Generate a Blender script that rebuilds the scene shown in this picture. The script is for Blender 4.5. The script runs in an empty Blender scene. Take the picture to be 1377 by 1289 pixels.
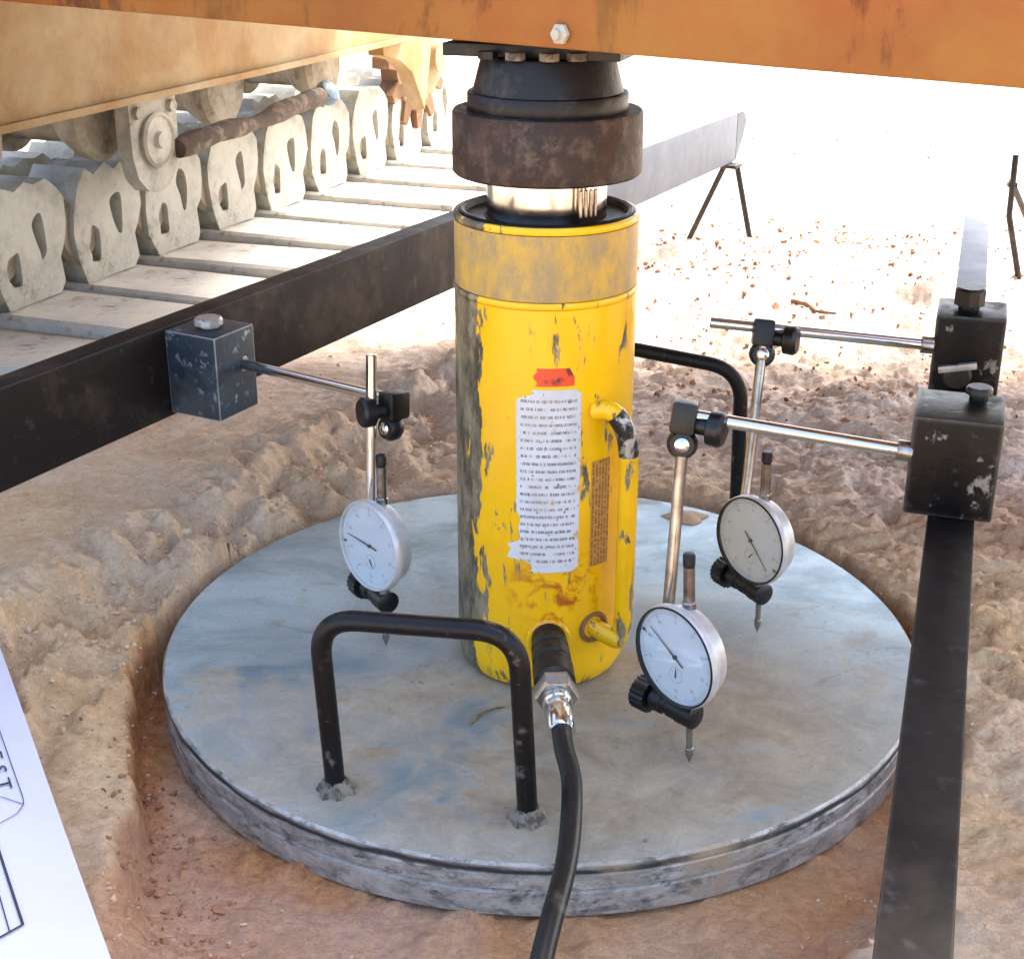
import bpy, bmesh, math, random
import numpy as np
from mathutils import Vector, Matrix
from mathutils.geometry import tessellate_polygon
random.seed(7); rng = np.random.default_rng(11)
R = math.radians
sc = bpy.context.scene
COL = sc.collection

# ------------------------------------------------------------------ camera, light, exposure
def set_camera():
    cd = bpy.data.cameras.new('camera'); co = bpy.data.objects.new('camera', cd); COL.objects.link(co)
    cd.sensor_fit = 'HORIZONTAL'; cd.sensor_width = 36.0; cd.lens = 36.0*1926.2/1377.0
    cd.clip_start = 0.02; cd.clip_end = 3000.0
    pit, yaw, rol = .3929, -.0111, .0029
    F = Vector((math.sin(yaw)*math.cos(pit), math.cos(yaw)*math.cos(pit), -math.sin(pit)))
    Rv = Vector((math.cos(yaw), -math.sin(yaw), 0)); U = Rv.cross(F)
    Rr = math.cos(rol)*Rv+math.sin(rol)*U; Ur = -math.sin(rol)*Rv+math.cos(rol)*U
    M = Matrix((( Rr.x, Ur.x, -F.x, -.0113), (Rr.y, Ur.y, -F.y, -1.0302), (Rr.z, Ur.z, -F.z, .5619), (0, 0, 0, 1)))
    co.matrix_world = M; sc.camera = co
set_camera()
SUN_DIR = Vector((.50, .42, .90)).normalized()         # towards the sun
elev = math.asin(SUN_DIR.z); azim = math.atan2(SUN_DIR.x, SUN_DIR.y)
w = bpy.data.worlds.new('World'); sc.world = w; w.use_nodes = True
nt = w.node_tree; nt.nodes.clear()
sky = nt.nodes.new('ShaderNodeTexSky'); sky.sky_type = 'NISHITA'; sky.sun_disc = False
sky.sun_elevation = elev; sky.sun_rotation = azim; sky.dust_density = 4.0; sky.air_density = 1.0
bgn = nt.nodes.new('ShaderNodeBackground'); bgn.inputs['Strength'].default_value = .15
outw = nt.nodes.new('ShaderNodeOutputWorld')
nt.links.new(sky.outputs[0], bgn.inputs[0]); nt.links.new(bgn.outputs[0], outw.inputs[0])
sl = bpy.data.lights.new('sun', 'SUN'); sl.energy = 3.0; sl.angle = R(16); sl.color = (1, .96, .9)
so = bpy.data.objects.new('sun', sl); COL.objects.link(so)
so.rotation_euler = SUN_DIR.to_track_quat('Z', 'Y').to_euler()
sc.view_settings.view_transform = 'Standard'; sc.view_settings.look = 'None'
sc.view_settings.gamma = 1.0; sc.view_settings.use_curve_mapping = False
sc.view_settings.exposure = 2.36

# ------------------------------------------------------------------ material helper
class NB:
    def __init__(s, name):
        s.m = bpy.data.materials.new(name); s.m.use_nodes = True
        s.t = s.m.node_tree; s.n = s.t.nodes; s.b = s.n['Principled BSDF']
        s.tc = s.n.new('ShaderNodeTexCoord')
    def lk(s, a, b): s.t.links.new(a, b)
    def vec(s, scale=(1, 1, 1), kind='Object', loc=(0, 0, 0), rot=(0, 0, 0)):
        mp = s.n.new('ShaderNodeMapping'); mp.inputs['Scale'].default_value = scale
        mp.inputs['Location'].default_value = loc; mp.inputs['Rotation'].default_value = rot
        s.lk(s.tc.outputs[kind], mp.inputs[0]); return mp.outputs[0]
    def noise(s, scale, detail=5, rough=.6, vec=None, dist=0.0):
        k = s.n.new('ShaderNodeTexNoise'); k.inputs['Scale'].default_value = scale
        k.inputs['Detail'].default_value = detail; k.inputs['Roughness'].default_value = rough
        k.inputs['Distortion'].default_value = dist
        s.lk(vec if vec is not None else s.tc.outputs['Object'], k.inputs['Vector']); return k.outputs['Fac']
    def vor(s, scale, vec=None, feature='F1', out='Distance'):
        k = s.n.new('ShaderNodeTexVoronoi'); k.feature = feature; k.inputs['Scale'].default_value = scale
        s.lk(vec if vec is not None else s.tc.outputs['Object'], k.inputs['Vector']); return k.outputs[out]
    def ramp(s, fac, lo, hi, a=0.0, b=1.0):
        k = s.n.new('ShaderNodeMapRange'); k.clamp = True
        for nme, v in (('From Min', lo), ('From Max', hi), ('To Min', a), ('To Max', b)): k.inputs[nme].default_value = v
        s.lk(fac, k.inputs['Value']); return k.outputs[0]
    def math(s, op, a, b=0.0):
        k = s.n.new('ShaderNodeMath'); k.operation = op
        for i, v in enumerate((a, b)):
            if isinstance(v, (int, float)): k.inputs[i].default_value = v
            else: s.lk(v, k.inputs[i])
        return k.outputs[0]
    def sep(s, v):
        k = s.n.new('ShaderNodeSeparateXYZ'); s.lk(v, k.inputs[0]); return k.outputs
    def mix(s, fac, a, b):
        k = s.n.new('ShaderNodeMix'); k.data_type = 'RGBA'
        if isinstance(fac, (int, float)): k.inputs[0].default_value = fac
        else: s.lk(fac, k.inputs[0])
        for i, v in ((6, a), (7, b)):
            if isinstance(v, tuple): k.inputs[i].default_value = (*v, 1)
            else: s.lk(v, k.inputs[i])
        return k.outputs[2]
    def mixf(s, fac, a, b):
        k = s.n.new('ShaderNodeMix'); k.data_type = 'FLOAT'
        if isinstance(fac, (int, float)): k.inputs[0].default_value = fac
        else: s.lk(fac, k.inputs[0])
        for i, v in ((2, a), (3, b)):
            if isinstance(v, (int, float)): k.inputs[i].default_value = v
            else: s.lk(v, k.inputs[i])
        return k.outputs[0]
    def bump(s, h, strength=.5, dist=.002, prev=None):
        k = s.n.new('ShaderNodeBump'); k.inputs['Strength'].default_value = strength
        k.inputs['Distance'].default_value = dist; s.lk(h, k.inputs['Height'])
        if prev is not None: s.lk(prev, k.inputs['Normal'])
        return k.outputs[0]
    def attr(s, name):
        k = s.n.new('ShaderNodeAttribute'); k.attribute_name = name; return k.outputs['Color']
    def done(s, col=None, rough=None, metal=None, normal=None, spec=None, coat=None):
        for nme, v in (('Base Color', col), ('Roughness', rough), ('Metallic', metal), ('Normal', normal), ('Specular IOR Level', spec), ('Coat Weight', coat)):
            if v is None: continue
            if isinstance(v, tuple): s.b.inputs[nme].default_value = (*v, 1)
            elif isinstance(v, (int, float)): s.b.inputs[nme].default_value = v
            else: s.lk(v, s.b.inputs[nme])
        return s.m

def worn(name, base, under, rough=.45, metal=0.0, lo=.56, hi=.64, scale=18, dust=None, dustlo=.5, dusthi=.75, bump=.25, stretch=(1, 1, 1), umetal=.6, urough=.45, spec=.5):
    """paint or metal with chipped / rubbed patches and a dust film"""
    k = NB(name); v = k.vec(stretch)
    n1 = k.noise(scale, 8, .65, v, .3); m1 = k.ramp(n1, lo, hi)
    n2 = k.noise(scale*.35, 6, .6)
    vary = k.mix(k.ramp(n2, .3, .7), tuple(c*.66 for c in base), tuple(min(1, c*1.2) for c in base))
    c = k.mix(m1, vary, under)
    r = k.mixf(m1, rough, urough); r = k.mixf(k.ramp(k.noise(scale*3, 4), .3, .7), r, k.math('ADD', r, .12))
    mt = k.mixf(m1, metal, umetal)
    if dust:
        d = k.ramp(k.noise(scale*.5, 7, .7, k.vec((1, 1, 1), loc=(3, 1, 2))), dustlo, dusthi)
        c = k.mix(d, c, dust); r = k.mixf(d, r, .85); mt = k.mixf(d, mt, 0.0)
    nrm = k.bump(k.math('SUBTRACT', k.noise(scale*6, 5), k.math('MULTIPLY', m1, .6)), bump, .0012)
    return k.done(c, r, mt, nrm, spec)

MAT = {}
MAT['orange_paint'] = worn('orange_paint', (.27, .078, .007), (.10, .026, .006), .5, 0, .555, .60, 9, dust=(.33, .165, .030), dustlo=.40, dusthi=.7, stretch=(1, 1, .4), umetal=0, urough=.8)
MAT['underside_paint'] = worn('underside_paint', (.30, .26, .21), (.20, .17, .14), .7, 0, .5, .7, 6, umetal=0, urough=.8)
MAT['beige_paint'] = worn('beige_paint', (.30, .18, .055), (.38, .30, .18), .6, 0, .42, .62, 6, dust=(.20, .09, .028), dustlo=.52, dusthi=.75, umetal=0, urough=.8)
MAT['dusty_steel'] = worn('dusty_steel', (.36, .345, .285), (.22, .19, .14), .65, .1, .55, .62, 30, dust=(.48, .46, .39), dustlo=.40, dusthi=.6, bump=.6, umetal=.2, urough=.7)
MAT['boss_steel'] = worn('boss_steel', (.30, .25, .18), (.16, .12, .08), .65, .1, .52, .62, 30, dust=(.42, .38, .30), dustlo=.45, dusthi=.65, bump=.6, umetal=.2, urough=.7)
MAT['pad_steel'] = worn('pad_steel', (.40, .39, .37), (.20, .17, .14), .65, .1, .56, .64, 24, dust=(.54, .50, .43), dustlo=.42, dusthi=.62, bump=.6, umetal=.2, urough=.7)
MAT['mud'] = worn('mud', (.085, .058, .040), (.20, .16, .12), .85, 0, .50, .62, 40, bump=.8, umetal=0, urough=.9)
MAT['dull_blue'] = worn('dull_blue', (.10, .15, .20), (.30, .33, .34), .6, 0, .5, .62, 40, umetal=0, urough=.7)
MAT['rusty_steel'] = worn('rusty_steel', (.22, .11, .05), (.40, .30, .18), .7, .1, .55, .66, 26, bump=.6, umetal=.1, urough=.8)
MAT['beam_steel'] = worn('beam_steel', (.010, .007, .006), (.060, .045, .035), .5, 0, .50, .66, 12, dust=(.085, .06, .04), dustlo=.62, dusthi=.85, bump=.15, umetal=.6, urough=.5, spec=.2)
MAT['sunlit_pale_steel'] = worn('sunlit_pale_steel', (.24, .27, .31), (.20, .225, .25), .5, .2, .5, .7, 14, bump=.1, umetal=.2)  # right beam's far part, sunlight put into a paler colour
MAT['sunlit_steel'] = worn('sunlit_steel', (.105, .12, .145), (.135, .145, .165), .6, .2, .55, .7, 14, dust=(.15, .15, .16), dustlo=.55, dusthi=.8, bump=.1)  # left beam's far part, its sunlit look put into the colour
MAT['black_beam'] = worn('black_beam', (.007, .005, .0045), (.028, .020, .017), .5, 0, .50, .70, 16, dust=(.030, .022, .018), dustlo=.50, dusthi=.8, bump=.12, umetal=.1, urough=.5, spec=.2)
MAT['cap_steel'] = worn('cap_steel', (.032, .020, .014), (.13, .095, .07), .48, .35, .48, .68, 70, dust=(.055, .020, .010), dustlo=.5, dusthi=.7, bump=.5, umetal=.5, urough=.5)
MAT['black_steel'] = worn('black_steel', (.006, .005, .0055), (.07, .058, .05), .38, .2, .54, .68, 40, bump=.3)
MAT['black_tube'] = worn('black_tube', (.005, .0045, .005), (.15, .13, .11), .33, .1, .60, .68, 45, dust=(.12, .10, .08), dustlo=.62, dusthi=.8, bump=.3, umetal=.4, spec=.35)
MAT['weld'] = worn('weld', (.24, .21, .17), (.10, .085, .07), .55, .3, .5, .6, 160, bump=.8)
MAT['black_plastic'] = worn('black_plastic', (.003, .003, .0035), (.06, .058, .055), .34, 0, .66, .72, 60, bump=.2, umetal=0)
MAT['block_blue'] = worn('block_blue', (.018, .032, .046), (.28, .32, .34), .42, .1, .60, .66, 40, dust=(.06, .07, .075), dustlo=.50, dusthi=.75, bump=.3, umetal=.4)
MAT['block_black'] = worn('block_black', (.0035, .0035, .0045), (.22, .21, .19), .30, 0, .60, .635, 34, dust=(.045, .043, .038), dustlo=.55, dusthi=.70, bump=.25, umetal=.2, spec=.2)
def edgewear(name, amt, col, rad=.0022):
    m = MAT[name]; t = m.node_tree; N = t.nodes; b = N['Principled BSDF']
    bv = N.new('ShaderNodeBevel'); bv.samples = 4; bv.inputs['Radius'].default_value = rad; ge = N.new('ShaderNodeNewGeometry')
    vm = N.new('ShaderNodeVectorMath'); vm.operation = 'DOT_PRODUCT'; t.links.new(bv.outputs[0], vm.inputs[0]); t.links.new(ge.outputs['Normal'], vm.inputs[1])
    no = N.new('ShaderNodeTexNoise'); no.inputs['Scale'].default_value = 90; no.inputs['Detail'].default_value = 6; tc = N.new('ShaderNodeTexCoord'); t.links.new(tc.outputs['Object'], no.inputs['Vector'])
    su = N.new('ShaderNodeMath'); su.operation = 'MULTIPLY_ADD'; t.links.new(no.outputs['Fac'], su.inputs[0]); su.inputs[1].default_value = amt; t.links.new(vm.outputs['Value'], su.inputs[2])
    mr = N.new('ShaderNodeMapRange'); mr.inputs['From Min'].default_value = .97+amt*.5; mr.inputs['From Max'].default_value = .90+amt*.5; t.links.new(su.outputs[0], mr.inputs['Value'])
    for sock, v in (('Base Color', (*col, 1)), ('Metallic', .6)):
        old = b.inputs[sock].links[0].from_socket; mx = N.new('ShaderNodeMix'); mx.data_type = 'RGBA' if sock == 'Base Color' else 'FLOAT'
        ia, ib, io = (6, 7, 2) if sock == 'Base Color' else (2, 3, 0)
        t.links.new(mr.outputs[0], mx.inputs[0]); t.links.new(old, mx.inputs[ia]); mx.inputs[ib].default_value = v; t.links.new(mx.outputs[io], b.inputs[sock])
MAT['edge_steel'] = worn('edge_steel', (.42, .44, .44), (.16, .16, .15), .35, .6, .55, .62, 80, bump=.2)
edgewear('block_blue', .25, (.45, .50, .52)); edgewear('block_black', .22, (.10, .10, .095), .005); edgewear('beam_steel', .25, (.10, .09, .085)); edgewear('black_beam', .25, (.07, .065, .06))
k = NB('chrome'); MAT['chrome'] = k.done((.72, .72, .72), k.ramp(k.noise(60, 4), .3, .7, .10, .26), 1.0)
k = NB('satin_steel'); MAT['satin_steel'] = k.done(k.mix(k.ramp(k.noise(50, 5), .35, .65), (.22, .20, .18), (.50, .49, .47)), .27, .95)
k = NB('silver_case'); MAT['silver_case'] = k.done(k.mix(k.ramp(k.noise(70, 5), .4, .7), (.62, .64, .65), (.5, .47, .43)), .38, .35)
k = NB('dial_white'); MAT['dial_white'] = k.done(k.mix(k.ramp(k.noise(60, 4), .3, .7), (.52, .64, .72), (.58, .68, .76)), .45)
k = NB('ink'); MAT['ink'] = k.done((.03, .035, .045), .5)
k = NB('pale_ink'); MAT['pale_ink'] = k.done((.22, .27, .31), .5)
k = NB('rubber'); v = k.vec((1, 1, 1))
MAT['rubber'] = k.done(k.mix(k.ramp(k.noise(40, 6), .58, .72), (.004, .004, .0045), (.09, .075, .06)), .42, 0, k.bump(k.noise(260, 3), .4, .0006))
# watch glass: clear with a faint reflection
k = NB('watch_glass'); tr = k.n.new('ShaderNodeBsdfTransparent'); gl = k.n.new('ShaderNodeBsdfGlossy'); gl.inputs['Roughness'].default_value = .04
fr = k.n.new('ShaderNodeLayerWeight'); fr.inputs[0].default_value = .5; fz = k.ramp(k.math('POWER', fr.outputs['Facing'], 4.0), 0, 1, .045, .6); mx = k.n.new('ShaderNodeMixShader')
k.lk(fz, mx.inputs[0]); k.lk(tr.outputs[0], mx.inputs[1]); k.lk(gl.outputs[0], mx.inputs[2])
k.lk(mx.outputs[0], k.n['Material Output'].inputs[0]); MAT['watch_glass'] = k.m
# worn yellow paint of the jack
def yellow(name, worn_lo, tan, smear=True):
    k = NB(name)
    x, y, z = k.sep(k.tc.outputs['Object'])
    v = k.vec((1, 1, .28)); n1 = k.noise(75, 9, .7, v, .4)
    left = k.ramp(k.math('ADD', x, k.math('MULTIPLY', k.math('SUBTRACT', k.noise(22, 4, .6, k.vec((1, 1, .5), loc=(4, 0, 0))), .5), .05)), -.040, -.052, 0, .22 if not tan else .06)                         # the side that has been dragged and rubbed bare
    low = k.ramp(k.math('ADD', z, k.math('MULTIPLY', x, .5)), .05, -.02, 0, .06)
    m1 = k.ramp(k.math('ADD', k.math('ADD', n1, left), low), worn_lo, worn_lo+.035)
    base = k.mix(k.ramp(k.noise(14, 5), .3, .7), (.80, .43, .003), (.88, .52, .004))
    if tan: base = k.mix(k.ramp(k.noise(55, 9, .8, k.vec((1, 1, .5))), .40, .60), (.52, .33, .045), (.29, .22, .11))
    if smear:
        dx = k.math('MULTIPLY', k.math('SUBTRACT', x, .010), 24); dz = k.math('MULTIPLY', k.math('SUBTRACT', z, .085), 26)
        blob = k.math('ADD', k.math('MULTIPLY', dx, dx), k.math('MULTIPLY', dz, dz))
        sm = k.math('MULTIPLY', k.ramp(blob, 1.0, .1), k.ramp(k.noise(60, 5, .65, None, 1.0), .48, .62))
        base = k.mix(sm, base, (.42, .10, .008))
    under = k.mix(k.ramp(k.noise(70, 7, .75, k.vec((1, 1, .35))), .4, .62), (.075, .07, .05), (.34, .30, .20))
    c = k.mix(m1, base, under)
    r = k.mixf(m1, .24 if not tan else .42, .55)
    nr = k.bump(k.math('SUBTRACT', k.math('MULTIPLY', k.noise(120, 4), .25), m1), .35, .0008)
    return k.done(c, r, k.mixf(m1, 0.0, .5), nr)
MAT['yellow'] = yellow('yellow_paint', .59, False)
MAT['yellow_tan'] = yellow('yellow_paint_rubbed', .66, True, False)
MAT['worn_grip'] = worn('worn_grip', (.02, .02, .022), (.55, .55, .55), .35, .3, .50, .60, 90, umetal=.9, urough=.3)
MAT['yellow_bead'] = yellow('yellow_paint_edge', .57, False, False)
# printed label, worn
k = NB('label_print'); u, vv, _ = k.sep(k.tc.outputs['UV'])
line = k.math('FRACT', k.math('MULTIPLY', vv, 24.0)); ln = k.math('FLOOR', k.math('MULTIPLY', vv, 24.0))
comb = k.n.new('ShaderNodeCombineXYZ'); k.lk(k.math('MULTIPLY', u, 16.0), comb.inputs[0]); k.lk(k.math('MULTIPLY', ln, 7.3), comb.inputs[1])
wd = k.noise(1.6, 3, .8, comb.outputs[0])
tx = k.math('MULTIPLY', k.math('MULTIPLY', k.math('GREATER_THAN', line, .36), k.math('LESS_THAN', line, .74)), k.math('GREATER_THAN', wd, .47))
c2_ = k.n.new('ShaderNodeCombineXYZ'); k.lk(k.math('MULTIPLY', u, 60.0), c2_.inputs[0]); k.lk(k.math('MULTIPLY', vv, 110.0), c2_.inputs[1])
tx = k.math('MULTIPLY', tx, k.ramp(k.noise(1.3, 2, .6, c2_.outputs[0]), .40, .50, .15, 1))
tx = k.math('MULTIPLY', tx, k.math('MULTIPLY', k.math('GREATER_THAN', u, .07), k.math('LESS_THAN', u, .93)))
tx = k.math('MULTIPLY', tx, k.math('MULTIPLY', k.math('GREATER_THAN', vv, .03), k.math('LESS_THAN', vv, .97)))
c = k.mix(k.math('MULTIPLY', tx, .9), (.60, .63, .66), (.05, .05, .07))
st = k.ramp(k.noise(70, 6, .7), .60, .68); c = k.mix(k.ramp(k.noise(28, 6, .7), .45, .7, 0, .5), c, (.45, .42, .36)); c = k.mix(st, c, (.50, .27, .03)); c = k.mix(k.ramp(k.noise(240, 3), .66, .72), c, (.10, .07, .05))
MAT['label_print'] = k.done(c, .42)
k = NB('red_print'); c = k.mix(k.ramp(k.noise(90, 5, .6), .52, .60), (.72, .07, .02), (.14, .02, .03)); MAT['red_print'] = k.done(c, .4)
k = NB('brown_print'); u, vv, _ = k.sep(k.tc.outputs['UV'])
ln = k.math('FLOOR', k.math('MULTIPLY', u, 6.0)); comb = k.n.new('ShaderNodeCombineXYZ'); k.lk(k.math('MULTIPLY', vv, 30.0), comb.inputs[0]); k.lk(k.math('MULTIPLY', ln, 5.1), comb.inputs[1])
t2 = k.math('MULTIPLY', k.math('GREATER_THAN', k.noise(1.3, 3, .8, comb.outputs[0]), .47), k.math('GREATER_THAN', k.math('FRACT', k.math('MULTIPLY', u, 6.0)), .35))
MAT['brown_print'] = k.done(k.mix(k.math('MULTIPLY', t2, .8), (.50, .26, .05), (.14, .07, .03)), .5)
k = NB('paper'); MAT['paper'] = k.done(k.mix(k.ramp(k.noise(12, 3), .3, .7), (.58, .57, .66), (.62, .61, .69)), .7, 0, k.bump(k.noise(30, 3), .1, .001))
# load plate: bare steel with dried sandy film
k = NB('plate_steel'); x, y, z = k.sep(k.tc.outputs['Object'])
n = k.noise(7, 8, .62, k.vec((1, 1.6, 1)), .6); n2 = k.noise(26, 7, .7, None, .5)
base = k.mix(k.ramp(n, .36, .62), (.17, .26, .295), (.44, .575, .62))
dx = k.math('MULTIPLY', k.math('ADD', x, -.03), 3.9); dy = k.math('MULTIPLY', k.math('ADD', y, .15), 5.6)
rad = k.math('SQRT', k.math('ADD', k.math('MULTIPLY', dx, dx), k.math('MULTIPLY', dy, dy)))
sand = k.math('MULTIPLY', k.ramp(rad, 1.5, .6), k.ramp(n, .33, .48)); sand = k.math('MAXIMUM', sand, k.ramp(k.math('MULTIPLY', n2, k.ramp(k.noise(3.4, 4, .5, k.vec((1, 1, 1), loc=(5, 2, 0))), .4, .65)), .33, .50, 0, .8))
c = k.mix(sand, base, k.mix(k.ramp(n2, .35, .65), (.26, .205, .135), (.42, .35, .245)))
dark = k.math('MULTIPLY', k.ramp(k.noise(19, 7, .72, k.vec((1, 2.1, 1), loc=(7, 3, 0)), 1.2), .57, .70), .5); c = k.mix(dark, c, (.12, .115, .10))
sp1 = k.ramp(k.noise(70, 6, .75, k.vec((1, 1.5, 1), loc=(2, 9, 0))), .64, .68, 0, .65); c = k.mix(sp1, c, (.07, .06, .05)); sc1 = k.ramp(k.noise(24, 5, .8, k.vec((1, 14, 1), rot=(0, 0, .5))), .64, .67, 0, .45); c = k.mix(sc1, c, (.50, .53, .53)); rs = k.ramp(k.noise(13, 7, .75, k.vec((1, 1, 1), loc=(1, 4, 6))), .62, .70, 0, .5); c = k.mix(rs, c, (.25, .14, .06))
grain = k.noise(420, 3, .7); c = k.mix(k.ramp(grain, .3, .7, 0, .28), c, (.16, .14, .11))
ro = k.mixf(sand, k.ramp(n2, .3, .7, .30, .52), .85)
MAT['plate_steel'] = k.done(c, ro, k.mixf(sand, .28, .0), k.bump(k.math('ADD', k.math('MULTIPLY', n2, .7), k.math('MULTIPLY', grain, .12)), .35, .0015))
k = NB('plate_rim'); v = k.vec((1, 1, 2.2)); n = k.noise(45, 8, .75, v, .3)
c = k.mix(k.ramp(n, .36, .64), (.24, .225, .20), (.54, .515, .47)); c = k.mix(k.ramp(k.noise(34, 8, .78, v, .3), .50, .62, 0, .9), c, (.07, .062, .058))
_, _, zz = k.sep(k.tc.outputs['Object']); zn = k.math('ADD', zz, k.math('MULTIPLY', k.math('SUBTRACT', k.noise(16, 4), .5), .010)); c = k.mix(k.math('MULTIPLY', k.ramp(zn, .0325, .0350), k.ramp(zn, .0400, .0375)), c, (.045, .04, .038))
c = k.mix(k.ramp(k.noise(9, 5), .55, .7), c, (.40, .31, .21))
MAT['plate_rim'] = k.done(c, .55, .3, k.bump(n, .6, .0015))
# soil
k = NB('soil'); red = k.attr('tone'); rr, pp, ww = k.sep(red)
n0 = k.noise(2.3, 6, .6); n1 = k.noise(17, 9, .68); n2 = k.noise(110, 6, .7); n3 = k.noise(520, 3, .7)
base = k.mix(k.ramp(n1, .34, .66), (.60, .37, .18), (.78, .57, .34))
base = k.mix(k.ramp(n0, .40, .70, 0, .40), base, (.74, .57, .35))
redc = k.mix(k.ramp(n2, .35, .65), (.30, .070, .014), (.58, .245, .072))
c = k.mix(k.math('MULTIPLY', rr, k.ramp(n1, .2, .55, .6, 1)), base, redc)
c = k.mix(ww, c, k.mix(k.ramp(n1, .35, .65), (.62, .49, .40), (.74, .65, .57)))
c = k.mix(pp, c, (.80, .74, .70))
c = k.mix(k.ramp(n2, .59, .70, 0, .4), c, (.30, .14, .06))
c = k.mix(k.ramp(n3, .35, .7, 0, .22), c, (.60, .47, .34))
n4 = k.noise(58, 9, .74, k.vec((1, 1.6, 1)), .0); cr = k.ramp(k.math('ABSOLUTE', k.math('SUBTRACT', n4, .5)), 0, .05)
nr = k.bump(n3, .6, .0016); nr = k.bump(n2, .7, .0045, nr); nr = k.bump(k.math('ADD', n4, k.math('MULTIPLY', cr, .06)), .6, .009, nr)
c = k.mix(k.ramp(cr, 1, 0, 0, .26), c, (.30, .14, .05))
MAT['soil'] = k.done(c, .95, 0, nr, .15)
k = NB('clod_soil'); oi = k.noise(9, 3); MAT['clod_soil'] = k.done(k.mix(k.ramp(oi, .35, .65), (.52, .35, .21), (.62, .48, .34)), .95, 0, k.bump(k.noise(260, 4), .5, .002))
k = NB('red_clod_soil'); MAT['red_clod_soil'] = k.done(k.mix(k.ramp(k.noise(14, 3), .35, .65), (.20, .08, .035), (.42, .22, .12)), .95, 0, k.bump(k.noise(260, 4), .5, .002))
MAT['ink_red'] = MAT['red_print']

# ------------------------------------------------------------------ geometry helpers
def world_of(o):
    v = Vector((0, 0, 0)); m = Matrix.Identity(4)
    while o: m = Matrix.Translation(o.location) @ o.rotation_euler.to_matrix().to_4x4() @ m; o = o.parent
    return m
def finish(bm, name, mat, parent=None, sharp=35, local=False, bev=0):
    if bev: 
        es = [e for e in bm.edges if len(e.link_faces) == 2 and e.calc_face_angle(0) > .6]
        bmesh.ops.bevel(bm, geom=es, offset=bev, segments=2, affect='EDGES', profile=.6, clamp_overlap=True)
    bmesh.ops.recalc_face_normals(bm, faces=bm.faces[:])
    me = bpy.data.meshes.new(name); bm.to_mesh(me); bm.free()
    if parent is not None and not local: me.transform(world_of(parent).inverted())
    me.polygons.foreach_set('use_smooth', [True]*len(me.polygons)); me.set_sharp_from_angle(angle=R(sharp))
    mats = mat if isinstance(mat, (list, tuple)) else [mat]
    for m in mats: me.materials.append(MAT[m] if isinstance(m, str) else m)
    o = bpy.data.objects.new(name, me); COL.objects.link(o)
    if parent is not None: o.parent = parent
    return o
def thing(name, label, cat, loc=(0, 0, 0), rz=0, group=None):
    o = bpy.data.objects.new(name, None); COL.objects.link(o); o.location = loc; o.rotation_euler = (0, 0, rz)
    o.empty_display_size = .02; return tag(o, label, cat, group)
def tag(o, label, cat, group=None):
    o['label'] = label; o['category'] = cat
    if group: o['group'] = group
    return o
def basis(d, up=Vector((0, 0, 1))):
    d = Vector(d).normalized()
    if abs(d.dot(up)) > .98: up = Vector((0, 1, 0))
    a = d.cross(up).normalized(); return a, d.cross(a).normalized() * -1, d
def box(bm, c, sx, sy, sz, rz=0, mi=0):
    m = Matrix.Translation(c) @ Matrix.Rotation(rz, 4, 'Z') @ Matrix.Diagonal((sx, sy, sz, 1))
    r = bmesh.ops.create_cube(bm, size=1, matrix=m)
    return r['verts']
def obox(bm, c, X, Y, Z, sx, sy, sz):
    m = Matrix(((X[0], Y[0], Z[0], c[0]), (X[1], Y[1], Z[1], c[1]), (X[2], Y[2], Z[2], c[2]), (0, 0, 0, 1))) @ Matrix.Diagonal((sx, sy, sz, 1))
    bmesh.ops.create_cube(bm, size=1, matrix=m)
def lathe(bm, prof, o=(0, 0, 0), axis=(0, 0, 1), n=48, cap=True):
    """profile = [(radius, height)] swept about axis through o"""
    a, b, d = basis(axis); o = Vector(o); rings = []
    for r, h in prof:
        if r < 1e-7: rings.append([bm.verts.new(o+d*h)])
        else: rings.append([bm.verts.new(o+d*h+(a*math.cos(t)+b*math.sin(t))*r) for t in [2*math.pi*i/n for i in range(n)]])
    for p, q in zip(rings, rings[1:]):
        for i in range(n):
            j = (i+1) % n
            vs = [p[i % len(p)], p[j % len(p)], q[j % len(q)], q[i % len(q)]]
            vs = list(dict.fromkeys(vs))
            if len(vs) > 2:
                try: bm.faces.new(vs)
                except ValueError: pass
    if cap:
        for rg in (rings[0], rings[-1]):
            if len(rg) > 2:
                try: bm.faces.new(rg)
                except ValueError: pass
def rod(bm, p, q, r, n=20, ch=.0006):
    p = Vector(p); q = Vector(q); L = (q-p).length
    lathe(bm, [(r-ch, 0), (r, ch), (r, L-ch), (r-ch, L)], p, q-p, n)
def smooth_path(pts, rad=.02, seg=8):
    pts = [Vector(p) for p in pts]; out = [pts[0]]
    for a, b, c in zip(pts, pts[1:], pts[2:]):
        u = (a-b); v = (c-b); r = min(rad, u.length*.45, v.length*.45)
        s = b+u.normalized()*r; e = b+v.normalized()*r
        for i in range(seg+1):
            t = i/seg; out.append(s*(1-t)**2+b*2*t*(1-t)+e*t*t)
    out.append(pts[-1]); return out
def catmull(pts, seg=10):
    P = [Vector(p) for p in pts]; P = [2*P[0]-P[1]]+P+[2*P[-1]-P[-2]]; out = []
    for i in range(1, len(P)-2):
        for s in range(seg):
            t = s/seg; a, b, c, d = P[i-1:i+3]
            out.append(.5*((2*b)+(c-a)*t+(2*a-5*b+4*c-d)*t*t+(3*b-a-3*c+d)*t**3))
    out.append(P[-2]); return out
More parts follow.
